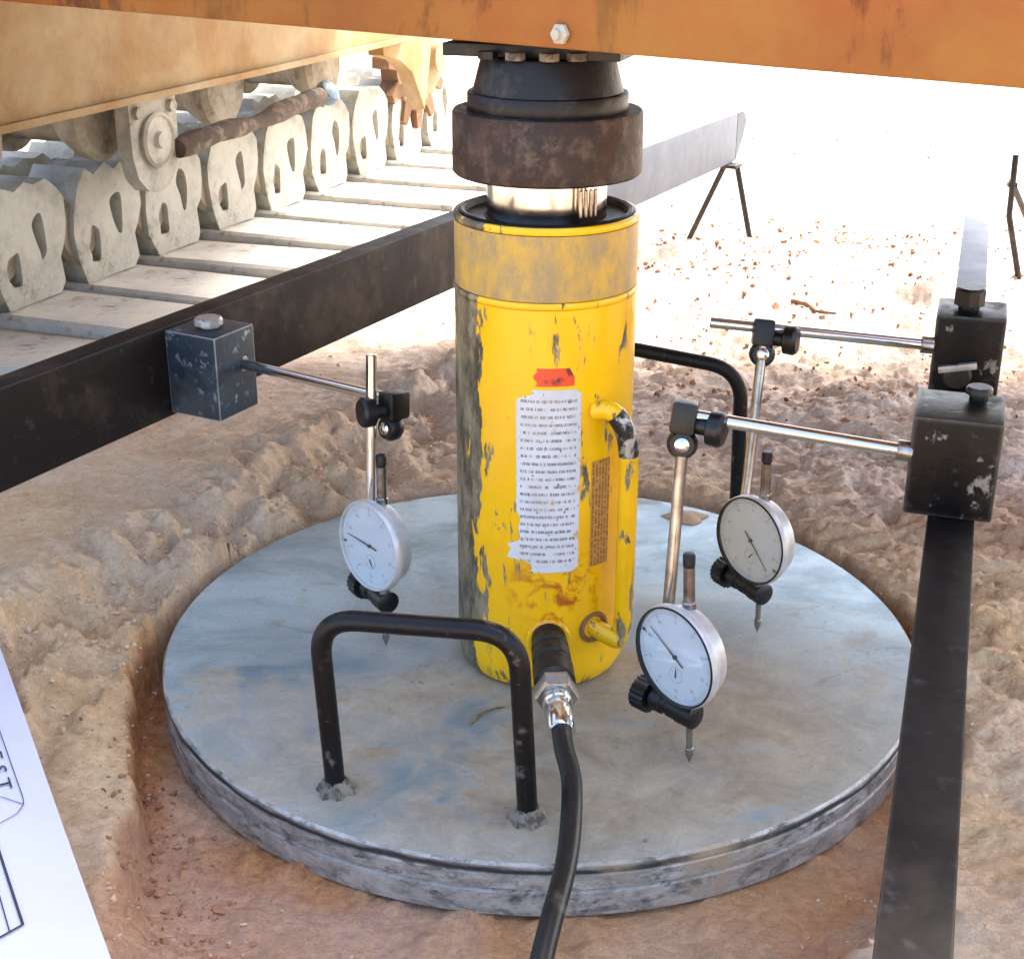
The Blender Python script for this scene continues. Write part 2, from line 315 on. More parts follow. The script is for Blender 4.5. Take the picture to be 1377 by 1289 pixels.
def tube(bm, pts, r, n=16, jitter=0):
    """r number or list"""
    pts = [Vector(p) for p in pts]; rings = []; prev = None
    for i, p in enumerate(pts):
        d = (pts[min(i+1, len(pts)-1)]-pts[max(i-1, 0)]).normalized()
        if prev is None: a = basis(d)[0]
        else: a = (prev-d*prev.dot(d)).normalized()
        prev = a; b = d.cross(a); rr = r[i] if isinstance(r, (list, tuple)) else r
        rings.append([bm.verts.new(p+(a*math.cos(2*math.pi*k/n)+b*math.sin(2*math.pi*k/n))*rr*(1+random.uniform(-jitter, jitter))) for k in range(n)])
    for p, q in zip(rings, rings[1:]):
        for k in range(n): bm.faces.new((p[k], p[(k+1) % n], q[(k+1) % n], q[k]))
    bm.faces.new(rings[0]); bm.faces.new(rings[-1])
def prism(bm, loops, T, depth):
    """outline (first) with holes in 2D, extruded by depth; T maps (u, v, w) to a point"""
    flat = [p for l in loops for p in l]
    tris = tessellate_polygon([[Vector((x, y, 0)) for x, y in l] for l in loops])
    f = [bm.verts.new(T(x, y, 0)) for x, y in flat]; b = [bm.verts.new(T(x, y, depth)) for x, y in flat]
    for t in tris:
        bm.faces.new([f[i] for i in t]); bm.faces.new([b[i] for i in reversed(t)])
    k0 = 0
    for l in loops:
        m = len(l)
        for i in range(m):
            j = (i+1) % m; bm.faces.new((f[k0+i], f[k0+j], b[k0+j], b[k0+i]))
        k0 += m
NEW = bmesh.new

# ------------------------------------------------------------------ numpy noise
def hash2(ix, iy, s):
    h = (ix.astype(np.int64)*374761393+iy.astype(np.int64)*668265263+s*1274126177) & 0xffffffff
    h = ((h ^ (h >> 13))*1274126177) & 0xffffffff
    return ((h ^ (h >> 16)) & 0xffff)/65535.0
def vnoise(x, y, s=0):
    ix = np.floor(x); iy = np.floor(y); fx = x-ix; fy = y-iy
    fx = fx*fx*fx*(fx*(fx*6-15)+10); fy = fy*fy*fy*(fy*(fy*6-15)+10)
    a = hash2(ix, iy, s); b = hash2(ix+1, iy, s); c = hash2(ix, iy+1, s); d = hash2(ix+1, iy+1, s)
    return a*(1-fx)*(1-fy)+b*fx*(1-fy)+c*(1-fx)*fy+d*fx*fy
def fbm(x, y, o=5, s=0, g=.5):
    t = 0; a = 1; n = 0
    for i in range(o):
        c, sn = math.cos(i*1.1), math.sin(i*1.1)
        t = t+a*vnoise(x*c-y*sn, x*sn+y*c, s+i*17); n += a; a *= g; x = x*2.03; y = y*2.03
    return t/n
def sstep(a, b, x):
    t = np.clip((x-a)/(b-a), 0, 1); return t*t*(3-2*t)

# ------------------------------------------------------------------ ground
def pit_radius(ang):
    """outer radius of the cut hole round the plate, by angle (degrees, 0 = +x, ccw)"""
    A = np.array([-180, -160, -150, -140, -125, -110, -90, -70, -50, -35, -15, 10, 30, 60, 90, 120, 145, 165, 180], float)
    V = np.array([.308, .318, .334, .352, .392, .46, .43, .374, .347, .325, .316, .312, .312, .312, .310, .308, .308, .307, .308])
    return np.interp(ang, A, V)
def height(x, y):
    r = np.hypot(x, y); ang = np.degrees(np.arctan2(y, x))
    ang = ang
    pr = pit_radius(ang)+.012*(fbm(x*22, y*22, 4, 3)-.5)
    h = -.002+.013*(fbm(x*3.1, y*3.1, 4, 5)-.5)
    far = sstep(.5, 2.5, r)
    # trodden, rippled texture
    rip = 1-np.abs(2*fbm(x*11+3*fbm(x*5, y*5, 3, 40), y*34+5*fbm(x*4, y*4, 3, 41), 5, 8, .6)-1)**.8-.25
    right = sstep(.10, .34, x+.25*y)
    h += (.004+.013*right)*(rip-.5)
    # crumbs and cracks on the left, along the beam
    rid = 1-np.abs(2*fbm(x*17, y*17, 5, 21)-1)
    lf = sstep(.15, .01, np.abs((x+.3214)*.888-(y-.1396)*.46-.02))*sstep(-.05, -.2, x-.12)
    h += lf*(.044*(rid-.62)+.03*(fbm(x*45, y*45, 3, 30)-.5)+.006)
    fine = fbm(x*60, y*85, 5, 13, .65)
    h += .0055*(fine-.5)*(1+1.2*right)
    stepn = fbm(x*10+5, y*13, 4, 44); h += right*(.006*sstep(.49, .53, stepn)+.005*sstep(.58, .60, stepn)-.005)
    # heaped clods and bootprints
    pr2 = fbm(x*6.5, y*9, 4, 60); h += .020*np.clip(pr2-.55, 0, 1)*sstep(.34, .5, r)*4*.5
    h += far*.03*(fbm(x*2.2, y*2.2, 5, 70)-.5)
    # soil banked up under the left beam
    lat = (x+.3214)*.888-(y-.1396)*.46; tt = (x+.3214)*.46+(y-.1396)*.888
    lat = lat+.035*(fbm(x*20, y*20, 4, 51)-.5)
    h += .022*sstep(.0, -.030, lat)*sstep(-.30, -.19, lat)*sstep(1.0, .3, tt)
    # hole round the plate
    floor = -.0445+.004*(fbm(x*9, y*9, 3, 33)-.5)+.0025*(fine-.5)
    crumb = .010*(fbm(x*30, y*30, 4, 90)-.45)
    pr = pr+.010*(fbm(x*45, y*45, 4, 61)-.5); wall = sstep(0, 1, (r-pr)/np.interp(ang, [-180, -165, -140, -120, -90, -50, -20, 20, 180], [.007, .007, .008, .08, .13, .04, .02, .010, .010]))
    lip = .003*np.exp(-((r-pr-.03)/.02)**2)*sstep(-.2, .2, x*-.2+.1)
    h = h+lip+crumb*np.exp(-((r-pr-.05)/.05)**2)
    h = floor*(1-wall)+h*wall
    bd = np.clip(4*wall*(1-wall), 0, 1)
    h += bd*(.020*(np.abs(2*fbm(x*38, y*38, 5, 95, .62)-1)-.22)); h += (1-wall)*.007*np.clip(fbm(x*26, y*26, 5, 97, .6)-.53, 0, 1)*4
    h = np.where(r < .285, -.05, h)
    # a low pale heap in the distance on the right
    h += .018*np.exp(-(((x-.46)/.075)**2+((y-1.26)/.10)**2))
    return h, r, ang, pr, wall, right, rid, lf
def graded(lo, hi, a, b, step, grow):
    c = list(np.arange(a, b+step/2, step)); s = step; v = c[-1]
    while v < hi: s *= grow; v += s; c.append(v)
    s = step; v = c[0]; l = []
    while v > lo: s *= grow; v -= s; l.append(v)
    return np.array(l[::-1]+c)
def build_ground():
    xs = graded(-900, 900, -.50, .62, .0032, 1.026); ys = graded(-200, 1500, -.46, .60, .0032, 1.017)
    X, Y = np.meshgrid(xs, ys); h, r, ang, pr, wall, right, rid, lf = height(X, Y)
    h = h*np.exp(-np.clip(r-40, 0, None)/60)
    co = np.stack([X, Y, h], -1).reshape(-1, 3); ny, nx = X.shape
    i = np.arange(ny*nx).reshape(ny, nx)
    f = np.stack([i[:-1, :-1], i[:-1, 1:], i[1:, 1:], i[1:, :-1]], -1).reshape(-1, 4)
    me = bpy.data.meshes.new('ground'); me.vertices.add(len(co)); me.vertices.foreach_set('co', co.ravel())
    me.loops.add(f.size); me.loops.foreach_set('vertex_index', f.ravel())
    me.polygons.add(len(f)); me.polygons.foreach_set('loop_start', np.arange(len(f))*4); me.polygons.foreach_set('loop_total', np.full(len(f), 4))
    me.update(); me.validate()
    me.polygons.foreach_set('use_smooth', np.ones(len(f), bool))
    # red = freshly cut, damp soil, deepened on the pit wall to paint its shade; second = pale dry sand
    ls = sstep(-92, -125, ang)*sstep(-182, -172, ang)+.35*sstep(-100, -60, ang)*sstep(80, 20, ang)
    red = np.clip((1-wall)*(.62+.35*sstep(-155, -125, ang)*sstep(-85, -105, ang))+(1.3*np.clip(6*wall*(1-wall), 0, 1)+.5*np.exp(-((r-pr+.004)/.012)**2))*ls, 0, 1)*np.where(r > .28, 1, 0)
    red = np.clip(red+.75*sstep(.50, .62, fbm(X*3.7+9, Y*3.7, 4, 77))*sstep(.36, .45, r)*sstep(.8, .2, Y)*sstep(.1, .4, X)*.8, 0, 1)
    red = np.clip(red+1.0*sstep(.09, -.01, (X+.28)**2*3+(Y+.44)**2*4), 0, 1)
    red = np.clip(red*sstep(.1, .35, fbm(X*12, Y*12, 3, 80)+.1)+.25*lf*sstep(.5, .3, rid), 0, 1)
    pale = np.clip(np.exp(-(((X-.46)/.085)**2+((Y-1.26)/.11)**2))*1.2, 0, 1)
    wsh = np.clip(sstep(.15, .75, Y+.45*X)*.85+.35*sstep(.45, .62, fbm(X*4, Y*4, 4, 99)), 0, 1)  # third: paler soil to the back and right, sunlit brightness put into colour
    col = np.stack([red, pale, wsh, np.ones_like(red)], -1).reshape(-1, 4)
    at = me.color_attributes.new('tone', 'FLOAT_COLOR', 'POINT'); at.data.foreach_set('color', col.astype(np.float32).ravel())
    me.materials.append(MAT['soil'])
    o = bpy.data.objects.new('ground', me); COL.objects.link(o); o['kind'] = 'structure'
build_ground()
def gz(x, y): return float(height(np.array([x], float), np.array([y], float))[0][0])

def clods(name, spots, mat):
    """many small lumps of soil as one mesh: spots = (x, y, r)"""
    base = bmesh.new(); bmesh.ops.create_icosphere(base, subdivisions=1, radius=1)
    V = np.array([v.co[:] for v in base.verts]); Fc = np.array([[v.index for v in f.verts] for f in base.faces]); base.free()
    S = np.array(spots); hz = height(S[:, 0], S[:, 1])[0]; n = len(S)
    pts = V[None]*rng.uniform(.35, 1.35, (n, len(V), 1))*S[:, 2][:, None, None]*rng.uniform(.6, 1.3, (n, 1, 3))
    pts[..., 2] *= .75
    pts += np.stack([S[:, 0], S[:, 1], hz+S[:, 2]*.25], -1)[:, None]
    f = (Fc[None]+np.arange(n)[:, None, None]*len(V)).reshape(-1, 3)
    me = bpy.data.meshes.new(name); me.from_pydata(pts.reshape(-1, 3).tolist(), [], f.tolist()); me.materials.append(MAT[mat])
    o = bpy.data.objects.new(name, me); COL.objects.link(o); return o
def scatter():
    sp = []
    while len(sp) < 4200:
        k = random.random()
        if k < .30:      # along the left beam
            t = random.uniform(-.35, .75); s = abs(random.gauss(0, .07))
            x = -.3214+.46*t+.888*(s-.01); y = .1396+.888*t-.46*(s-.01); r = abs(random.gauss(.0005, .0014))+.0004
        elif k < .55:    # lip of the hole
            a = random.uniform(-180, 180); rr = float(pit_radius(a))+random.gauss(.018, .028)
            x = rr*math.cos(R(a)); y = rr*math.sin(R(a)); r = abs(random.gauss(.0004, .0009))+.0004
        else:
            x = random.uniform(-.8, 1.3); y = random.uniform(-.5, 2.6); r = (abs(random.gauss(.0006, .0011))+.0005)*(1+.4*max(0, y))
        if math.hypot(x, y) < .312: continue
        if r > .0045: r = .0045
        sp.append((x, y, r))
    o = clods('soil_crumbs', sp, 'clod_soil'); o['kind'] = 'stuff'; tag(o, 'pale soil crumbs and small clods strewn over the ground', 'soil')
    sp = []
    for _ in range(420):
        a = random.gauss(-128, 22); rr = float(pit_radius(a))+random.gauss(-.008, .02)
        if rr < .312: continue
        sp.append((rr*math.cos(R(a)), rr*math.sin(R(a)), abs(random.gauss(.0006, .0013))+.0004))
    for cx, cy, sx, sy, nn in ((.30, 1.25, .09, .10, 260), (.40, 1.42, .10, .07, 260), (.62, 1.32, .09, .09, 320), (.2, 1.0, .1, .25, 200), (.5, 1.0, .3, .25, 420), (.9, 2.2, .8, .8, 300), (.45, .62, .22, .12, 260)):
        for _ in range(nn): sp.append((random.gauss(cx, sx), random.gauss(cy, sy), abs(random.gauss(.0010, .0017))+.0008))
    o = clods('reddish_clods', sp, 'red_clod_soil'); o['kind'] = 'stuff'; tag(o, 'reddish brown clods heaped on the bright ground beyond the plate', 'soil')
scatter()

# ------------------------------------------------------------------ excavator over the test
TD = Vector((.335, .942, 0)).normalized(); WD = Vector((.942, -.335, 0)).normalized(); UP = Vector((0, 0, 1))
L0 = Vector((-.645, .7575, 0))
def tp(t, w, z): return L0+TD*t+WD*w+UP*z
def build_excavator():
    ex = thing('excavator', 'dusty orange and beige excavator standing over the load test, its track on the left', 'excavator', tuple(L0))
    # track frame with its flanged lower edge
    bm = NEW(); obox(bm, tp(-.02, .0, .43), TD, WD, UP, 2.06, .17, .26); finish(bm, 'track_frame', 'beige_paint', ex, bev=.012)
    bm = NEW(); obox(bm, tp(-.02, .0885, .306), TD, WD, UP, 2.0, .006, .010); finish(bm, 'frame_lip', 'beige_paint', ex, bev=.002)
    # unseen upper body, a slab sized to keep the sun off the plate
    bm = NEW(); box(bm, (.60, .50, 1.06), 2.2, 1.10, .80); finish(bm, 'unseen_chassis', 'underside_paint', ex, bev=.03)
    bm = NEW(); box(bm, (-.30, .95, 1.03), .55, 1.20, .76); finish(bm, 'track_shade_slab', 'underside_paint', ex, bev=.03)  # added unseen slab that shades the track
    # track shoes: flat pad plus two links standing on it
    def pad():
        bm = NEW(); loops = [[(-.080, .0), (.078, .0), (.081, .006), (.081, .024), (.072, .030), (-.066, .034), (-.078, .040), (-.084, .036), (-.084, .012)]]
        prism(bm, loops, lambda u, v, d: TD*u+UP*(v)+WD*(d-.20), .50); return finish(bm, 'track_shoe', 'pad_steel', ex, local=True, bev=.003)
    def link(v=0):
        def ell(cx, cy, a, b, n=14, rot=0): return [(cx+a*math.cos(t)*math.cos(rot)-b*math.sin(t)*math.sin(rot), cy+a*math.cos(t)*math.sin(rot)+b*math.sin(t)*math.cos(rot)) for t in [2*math.pi*i/n for i in range(n)]]
        def wob(P, rv):
            Q = catmull([(x+rv.uniform(-.003, .003), y+rv.uniform(-.004, .004), 0) for x, y in P+P[:1]], 3)[:-1]; return [(q.x, q.y) for q in Q]
        outer = [(-.070, .0), (.055, .0), (.070, .012), (.066, .045), (.078, .06), (.088, .085), (.086, .115), (.072, .134), (.045, .146), (.02, .140), (-.005, .147), (-.03, .142), (-.055, .146), (-.078, .128), (-.092, .10), (-.096, .07), (-.090, .035)]
        rv = random.Random(v); outer = [(x*.84+rv.uniform(-.003, .003), y*1.03+(rv.uniform(-.004, .004) if y > .02 else 0)) for x, y in outer]
        bm = NEW(); prism(bm, [outer]+[wob([(-.046, .030), (-.030, .028), (-.024, .046), (-.028, .066), (-.040, .072), (-.050, .060), (-.052, .045)], rv), wob([(.016, .052), (.024, .056), (.028, .082), (.025, .108), (.010, .112), (.003, .096), (.008, .075)], rv)]+([wob([(.044, .055), (.056, .056), (.062, .085), (.058, .108), (.046, .104)], rv)] if v == 9 else []), lambda u, v, d: TD*u+UP*v+WD*(d-.050), .082)
        return finish(bm, 'track_link', 'dusty_steel', ex, local=True, bev=.0035)
    def boss():
        bm = NEW(); lathe(bm, [(.0, -.075), (.038, -.075), (.044, -.068), (.046, .0), (.046, .016), (.040, .024), (0, .024)], TD*-.056+UP*.073, WD, 24)
        return finish(bm, 'pin_boss', 'boss_steel', ex, local=True)
    p0 = pad(); l0 = link(); lv = [l0.data]+[None, None];
    for vi in (1, 2): lt = link(vi); lv[vi] = lt.data; bpy.data.objects.remove(lt)
    b0 = boss(); first = True
    for i in range(-3, 9):
        t = .168*i+.005
        if i < -1: continue
        s = p0 if first else p0.copy()
        if not first: COL.objects.link(s); s.parent = ex
        s.location = TD*t+UP*(.026+random.uniform(-.003, .003))-WD*.035; s.rotation_euler = (random.uniform(-.012, .012), random.uniform(-.012, .012), random.uniform(-.01, .01))
        for w_ in (.0, -.13):
            l = l0 if first and w_ == 0 else l0.copy()
            if l is not l0: COL.objects.link(l)
            l.data = lv[(i+(w_ < 0)) % 3]; l.parent = s; l.location = UP*.034+WD*w_+TD*.004
            if w_ == 0:
                b = b0 if first else b0.copy()
                if not first: COL.objects.link(b)
                b.parent = s; b.location = UP*.034+TD*.004
        first = False
    # rollers hung under the frame
    for i, t in enumerate((-.44, -.10, .165, .47, .80)):
        bm = NEW(); lathe(bm, [(.0, -.13), (.050, -.13), (.058, -.12), (.058, -.095), (.040, -.09), (.040, .0), (.046, .005), (.060, .03), (.062, .05), (.052, .058), (0, .058)], tp(t, -.04, .280), WD, 32)
        ro = finish(bm, 'track_roller', 'boss_steel', ex)
    for i, t in enumerate((.145,)):
        bm = NEW(); U = [(-.055, .0), (.055, .0), (.055, -.075), (.046, -.105), (.025, -.125), (0, -.131), (-.025, -.125), (-.046, -.105), (-.055, -.075)]
        prism(bm, [U], lambda u, v, d: tp(t+u+.05, .048+d, .305+v), .022)
        ec = finish(bm, 'roller_bracket', 'dusty_steel', ex, bev=.003)
        bm = NEW(); lathe(bm, [(.0, 0), (.035, 0), (.037, .006), (.033, .009), (.030, .006), (.012, .006), (.010, .012), (0, .012)], tp(t+.05, .070, .245), WD, 24); finish(bm, 'bracket_cap', 'dusty_steel', ec)
        for du, dv in ((-.04, -.02), (.04, -.02)):
            bm = NEW(); lathe(bm, [(.009, 0), (.009, .007), (0, .008)], tp(t+.05+du, .070, .305+dv), WD, 6); finish(bm, 'bolt', 'dusty_steel', ec)
    # mud caked rod lying on the links
    pts = catmull([tp(.24, .075, .226), tp(.34, .078, .234), tp(.45, .075, .231), tp(.56, .075, .240), tp(.67, .072, .243)], 6)
    bm = NEW(); tube(bm, pts, [.0135+.0018*math.sin(i*.9)+.002*math.sin(i*.4) for i in range(len(pts))], 12, .07); finish(bm, 'mud_caked_rod', 'mud', ex)
    bm = NEW(); lathe(bm, [(0, 0), (.018, .002), (.021, .010), (.019, .022), (.010, .028), (0, .029)], tp(.695, .062, .238), (WD*.8+UP*.6), 18); finish(bm, 'grease_cap', 'dull_blue', ex)
    # drive end: guard plate, sprocket with teeth
    bm = NEW(); G = [(-.13, .06), (.10, .06), (.11, .0), (.09, -.05), (.07, -.12), (.055, -.16), (.035, -.13), (.0, -.085), (-.05, -.06), (-.12, -.045)]
    prism(bm, [G], lambda u, v, d: tp(1.02+u, .05+d, .33+v), .03); finish(bm, 'sprocket_guard', 'beige_paint', ex, bev=.004)
    bm = NEW(); n = 12; S = []
    for i in range(n):
        a = 2*math.pi*i/n
        for da, rr in ((-.16, .105), (-.07, .14), (.07, .14), (.16, .105)): S.append((rr*math.cos(a+da), rr*math.sin(a+da)))
    prism(bm, [S], lambda u, v, d: tp(1.22+u, -.03+d, .25+v), .035); sp = finish(bm, 'drive_sprocket', 'rusty_steel', ex, bev=.003)
    bm = NEW(); lathe(bm, [(.07, 0), (.072, .02), (.05, .035), (.03, .036), (.03, .05), (0, .052)], tp(1.22, .005, .25), WD, 24); finish(bm, 'hub', 'beige_paint', sp)
    return ex
build_excavator()

# orange cross girder that the jack pushes against
def build_girder():
    A = Vector((-.4795, .2750, 0)); B = Vector((.2330, -.2850, 0)); d = (B-A).normalized(); nn = Vector((d.y, -d.x, 0))   # front edge line, nn towards the camera
    if nn.y > 0: nn = -nn
    c = (A+B)/2
    gb = thing('steel_girder', 'orange painted steel girder across the top with a small bolt, pressed on by the jack', 'girder', (c.x, c.y, .468))
    bm = NEW(); obox(bm, c+d*.1-nn*.10+UP*(.468+.075), d, nn, UP, 1.9, .20, .15); finish(bm, 'web_box', 'orange_paint', gb, bev=.003)
    bm = NEW(); lathe(bm, [(0, 0), (.0065, 0), (.0065, .003), (.0035, .0045), (.0035, .007), (0, .007)], c+d*.168+nn*.001+UP*.4775, nn, 6); finish(bm, 'bolt', 'dusty_steel', gb)
    return gb
build_girder()

# ------------------------------------------------------------------ reference beams and their stands
BU = Vector((.4600, .8879, 0)).normalized(); BN = Vector((.8879, -.4600, 0)).normalized(); BP = Vector((-.3214, .1396, 0))
def build_left_beam():
    t = thing('reference_beam', 'long dark rusty steel beam beside the excavator track, its pale far end on a stand', 'beam', tuple(BP+UP*.134))
    def part(name, t0, t1, mat, z0=.134, h=.080):
        bm = NEW(); obox(bm, BP+BU*(t0+t1)/2-BN*.0125+UP*(z0+h/2), BU, BN, UP, t1-t0, .025, h); return finish(bm, name, mat, t, bev=.002)
    part('rusty_section', -.50, .70, 'beam_steel'); f = part('sunlit_section', .701, 1.43, 'sunlit_steel')  # one beam: far part coloured pale for the sun on it
    bm = NEW(); prism(bm, [[(0, 0), (.030, .035), (.045, .060), (.030, .078), (0, .079)]], lambda u, v, d: BP+BU*(1.4305+u)+UP*(.1345+v)-BN*d, .024); finish(bm, 'end_plate', 'sunlit_steel', t, bev=.001)
build_left_beam()
RU = Vector((.292, .957, 0)).normalized(); RN = Vector((.957, -.292, 0)).normalized(); RP = Vector((.2655, -.174, 0))
def build_right_beam():
    t = thing('reference_beam', 'narrow black steel beam running away at the right edge, carrying two magnetic blocks', 'beam', tuple(RP+UP*.15))
    for name, t0, t1, m in (('black_section', -.75, .34, 'black_beam'), ('sunlit_section', .341, 1.55, 'sunlit_pale_steel')):  # far part of the same beam, coloured pale as if sunlit
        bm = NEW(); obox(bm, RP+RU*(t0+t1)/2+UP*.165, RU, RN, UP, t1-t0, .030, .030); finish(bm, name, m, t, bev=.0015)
build_right_beam()
def stand(label, top, legs, head):
    t = thing('beam_stand', label, 'stand', (top[0], top[1], 0))
    bm = NEW(); obox(bm, Vector(head[0]), Vector(head[1]), Vector(head[2]), UP, *head[3]); finish(bm, 'head', 'black_steel', t, bev=.002)
    for pts in legs:
        bm = NEW(); tube(bm, pts, .0048, 10); finish(bm, 'leg', 'black_steel', t)
E1 = BP+BU*1.40-BN*.0125
stand('thin black A-frame stand under the far end of the left beam', E1, [
    [(.316, 1.385, .132), (.2655, 1.432, gz(.2655, 1.432)-.01)], [(.336, 1.385, .132), (.3675, 1.379, gz(.3675, 1.379)-.01)]],
    ((.326, 1.387, .1305), BU, BN, (.034, .03, .006)))
stand('thin bent black leg stand at the right edge of the bright ground', (.78, 1.17, 0), [
    [(.7190, 1.150, .1910), (.7212, 1.150, .099), (.7504, 1.1528, gz(.7504, 1.1528)-.01)], [(.7200, 1.156, .150), (.84, 1.30, gz(.84, 1.30)-.01)]],
    ((.7205, 1.153, .1455), (1, 0, 0), (0, 1, 0), (.014, .012, .008)))

# ------------------------------------------------------------------ load plate
def build_plate():
    t = thing('load_plate', 'round grey steel load plate, dusty, with two black lifting handles', 'steel plate', (0, 0, -.042))
    bm = NEW(); P = [(.0, -.042), (.2965, -.042), (.2992, -.0395), (.2992, -.0225), (.2975, -.0212), (.2975, -.0200), (.2996, -.0187), (.2998, -.0090), (.2990, -.0078), (.2990, -.0066), (.2998, -.0058), (.2996, -.0018), (.2978, 0), (.15, .0), (0, 0)]
    lathe(bm, P, (0, 0, 0), (0, 0, 1), 160, False)
    o = finish(bm, 'disc', ['plate_steel', 'plate_rim'], t, 25)
    for p in o.data.polygons:
        if abs(p.normal.z) < .8: p.material_index = 1
    def handle(a, b, ha, hb, rad=.028):
        a = Vector(a); b = Vector(b)
        pts = smooth_path([a, a+Vector(ha), b+Vector(hb), b], rad, 10)
        bm = NEW(); tube(bm, pts, .0068, 18); h = finish(bm, 'lifting_handle', 'black_tube', t, 60)
        for q in (a, b):
            bm = NEW(); n = 18; rings = []
            for r_, z_ in ((.0125, .0002), (.0115, .003), (.0090, .006), (.0070, .0095)):
                rings.append([bm.verts.new(Vector((q.x, q.y, z_))+Vector((math.cos(i*2*math.pi/n), math.sin(i*2*math.pi/n), 0))*r_*(1+.16*math.sin(i*2.3)+random.uniform(-.06, .06))) for i in range(n)])
            for p_, q_ in zip(rings, rings[1:]):
                for i in range(n): bm.faces.new((p_[i], p_[(i+1) % n], q_[(i+1) % n], q_[i]))
            bm.faces.new(rings[-1]); finish(bm, 'weld_bead', 'weld', h, 50)
    handle((-.1379, -.2219, 0), (-.0089, -.2514, 0), (-.006, -.001, .131), (-.007, .0, .137))
    handle((.1922, .2438, 0), (.063, .262, 0), (-.004, 0, .146), (-.002, 0, .165), .032)
build_plate()
# sand spilled on the plate
def spill():
    bm = NEW()
    for cx, cy, rx, hh in ((.142, .232, .020, .006), ):
        n = 20; c = bm.verts.new((cx, cy, hh)); prev = None
        rings = [[bm.verts.new((cx+rx*f*math.cos(a)*(1+.2*math.sin(3*a)+.1*math.sin(7*a)), cy+rx*f*.8*math.sin(a)*(1+.15*math.sin(4*a)), hh*(1-f*f)+.0002+random.uniform(0, .0006))) for a in [2*math.pi*i/n for i in range(n)]] for f in (.45, .75, 1)]
        for i in range(n): bm.faces.new((c, rings[0][i], rings[0][(i+1) % n]))
        for p, q in zip(rings, rings[1:]):
            for i in range(n): bm.faces.new((p[i], q[i], q[(i+1) % n], p[(i+1) % n]))
    o = finish(bm, 'spilled_sand', 'clod_soil', None, 80); o['kind'] = 'stuff'; tag(o, 'small brown sand heap on the plate near the rear handle', 'sand')
spill()

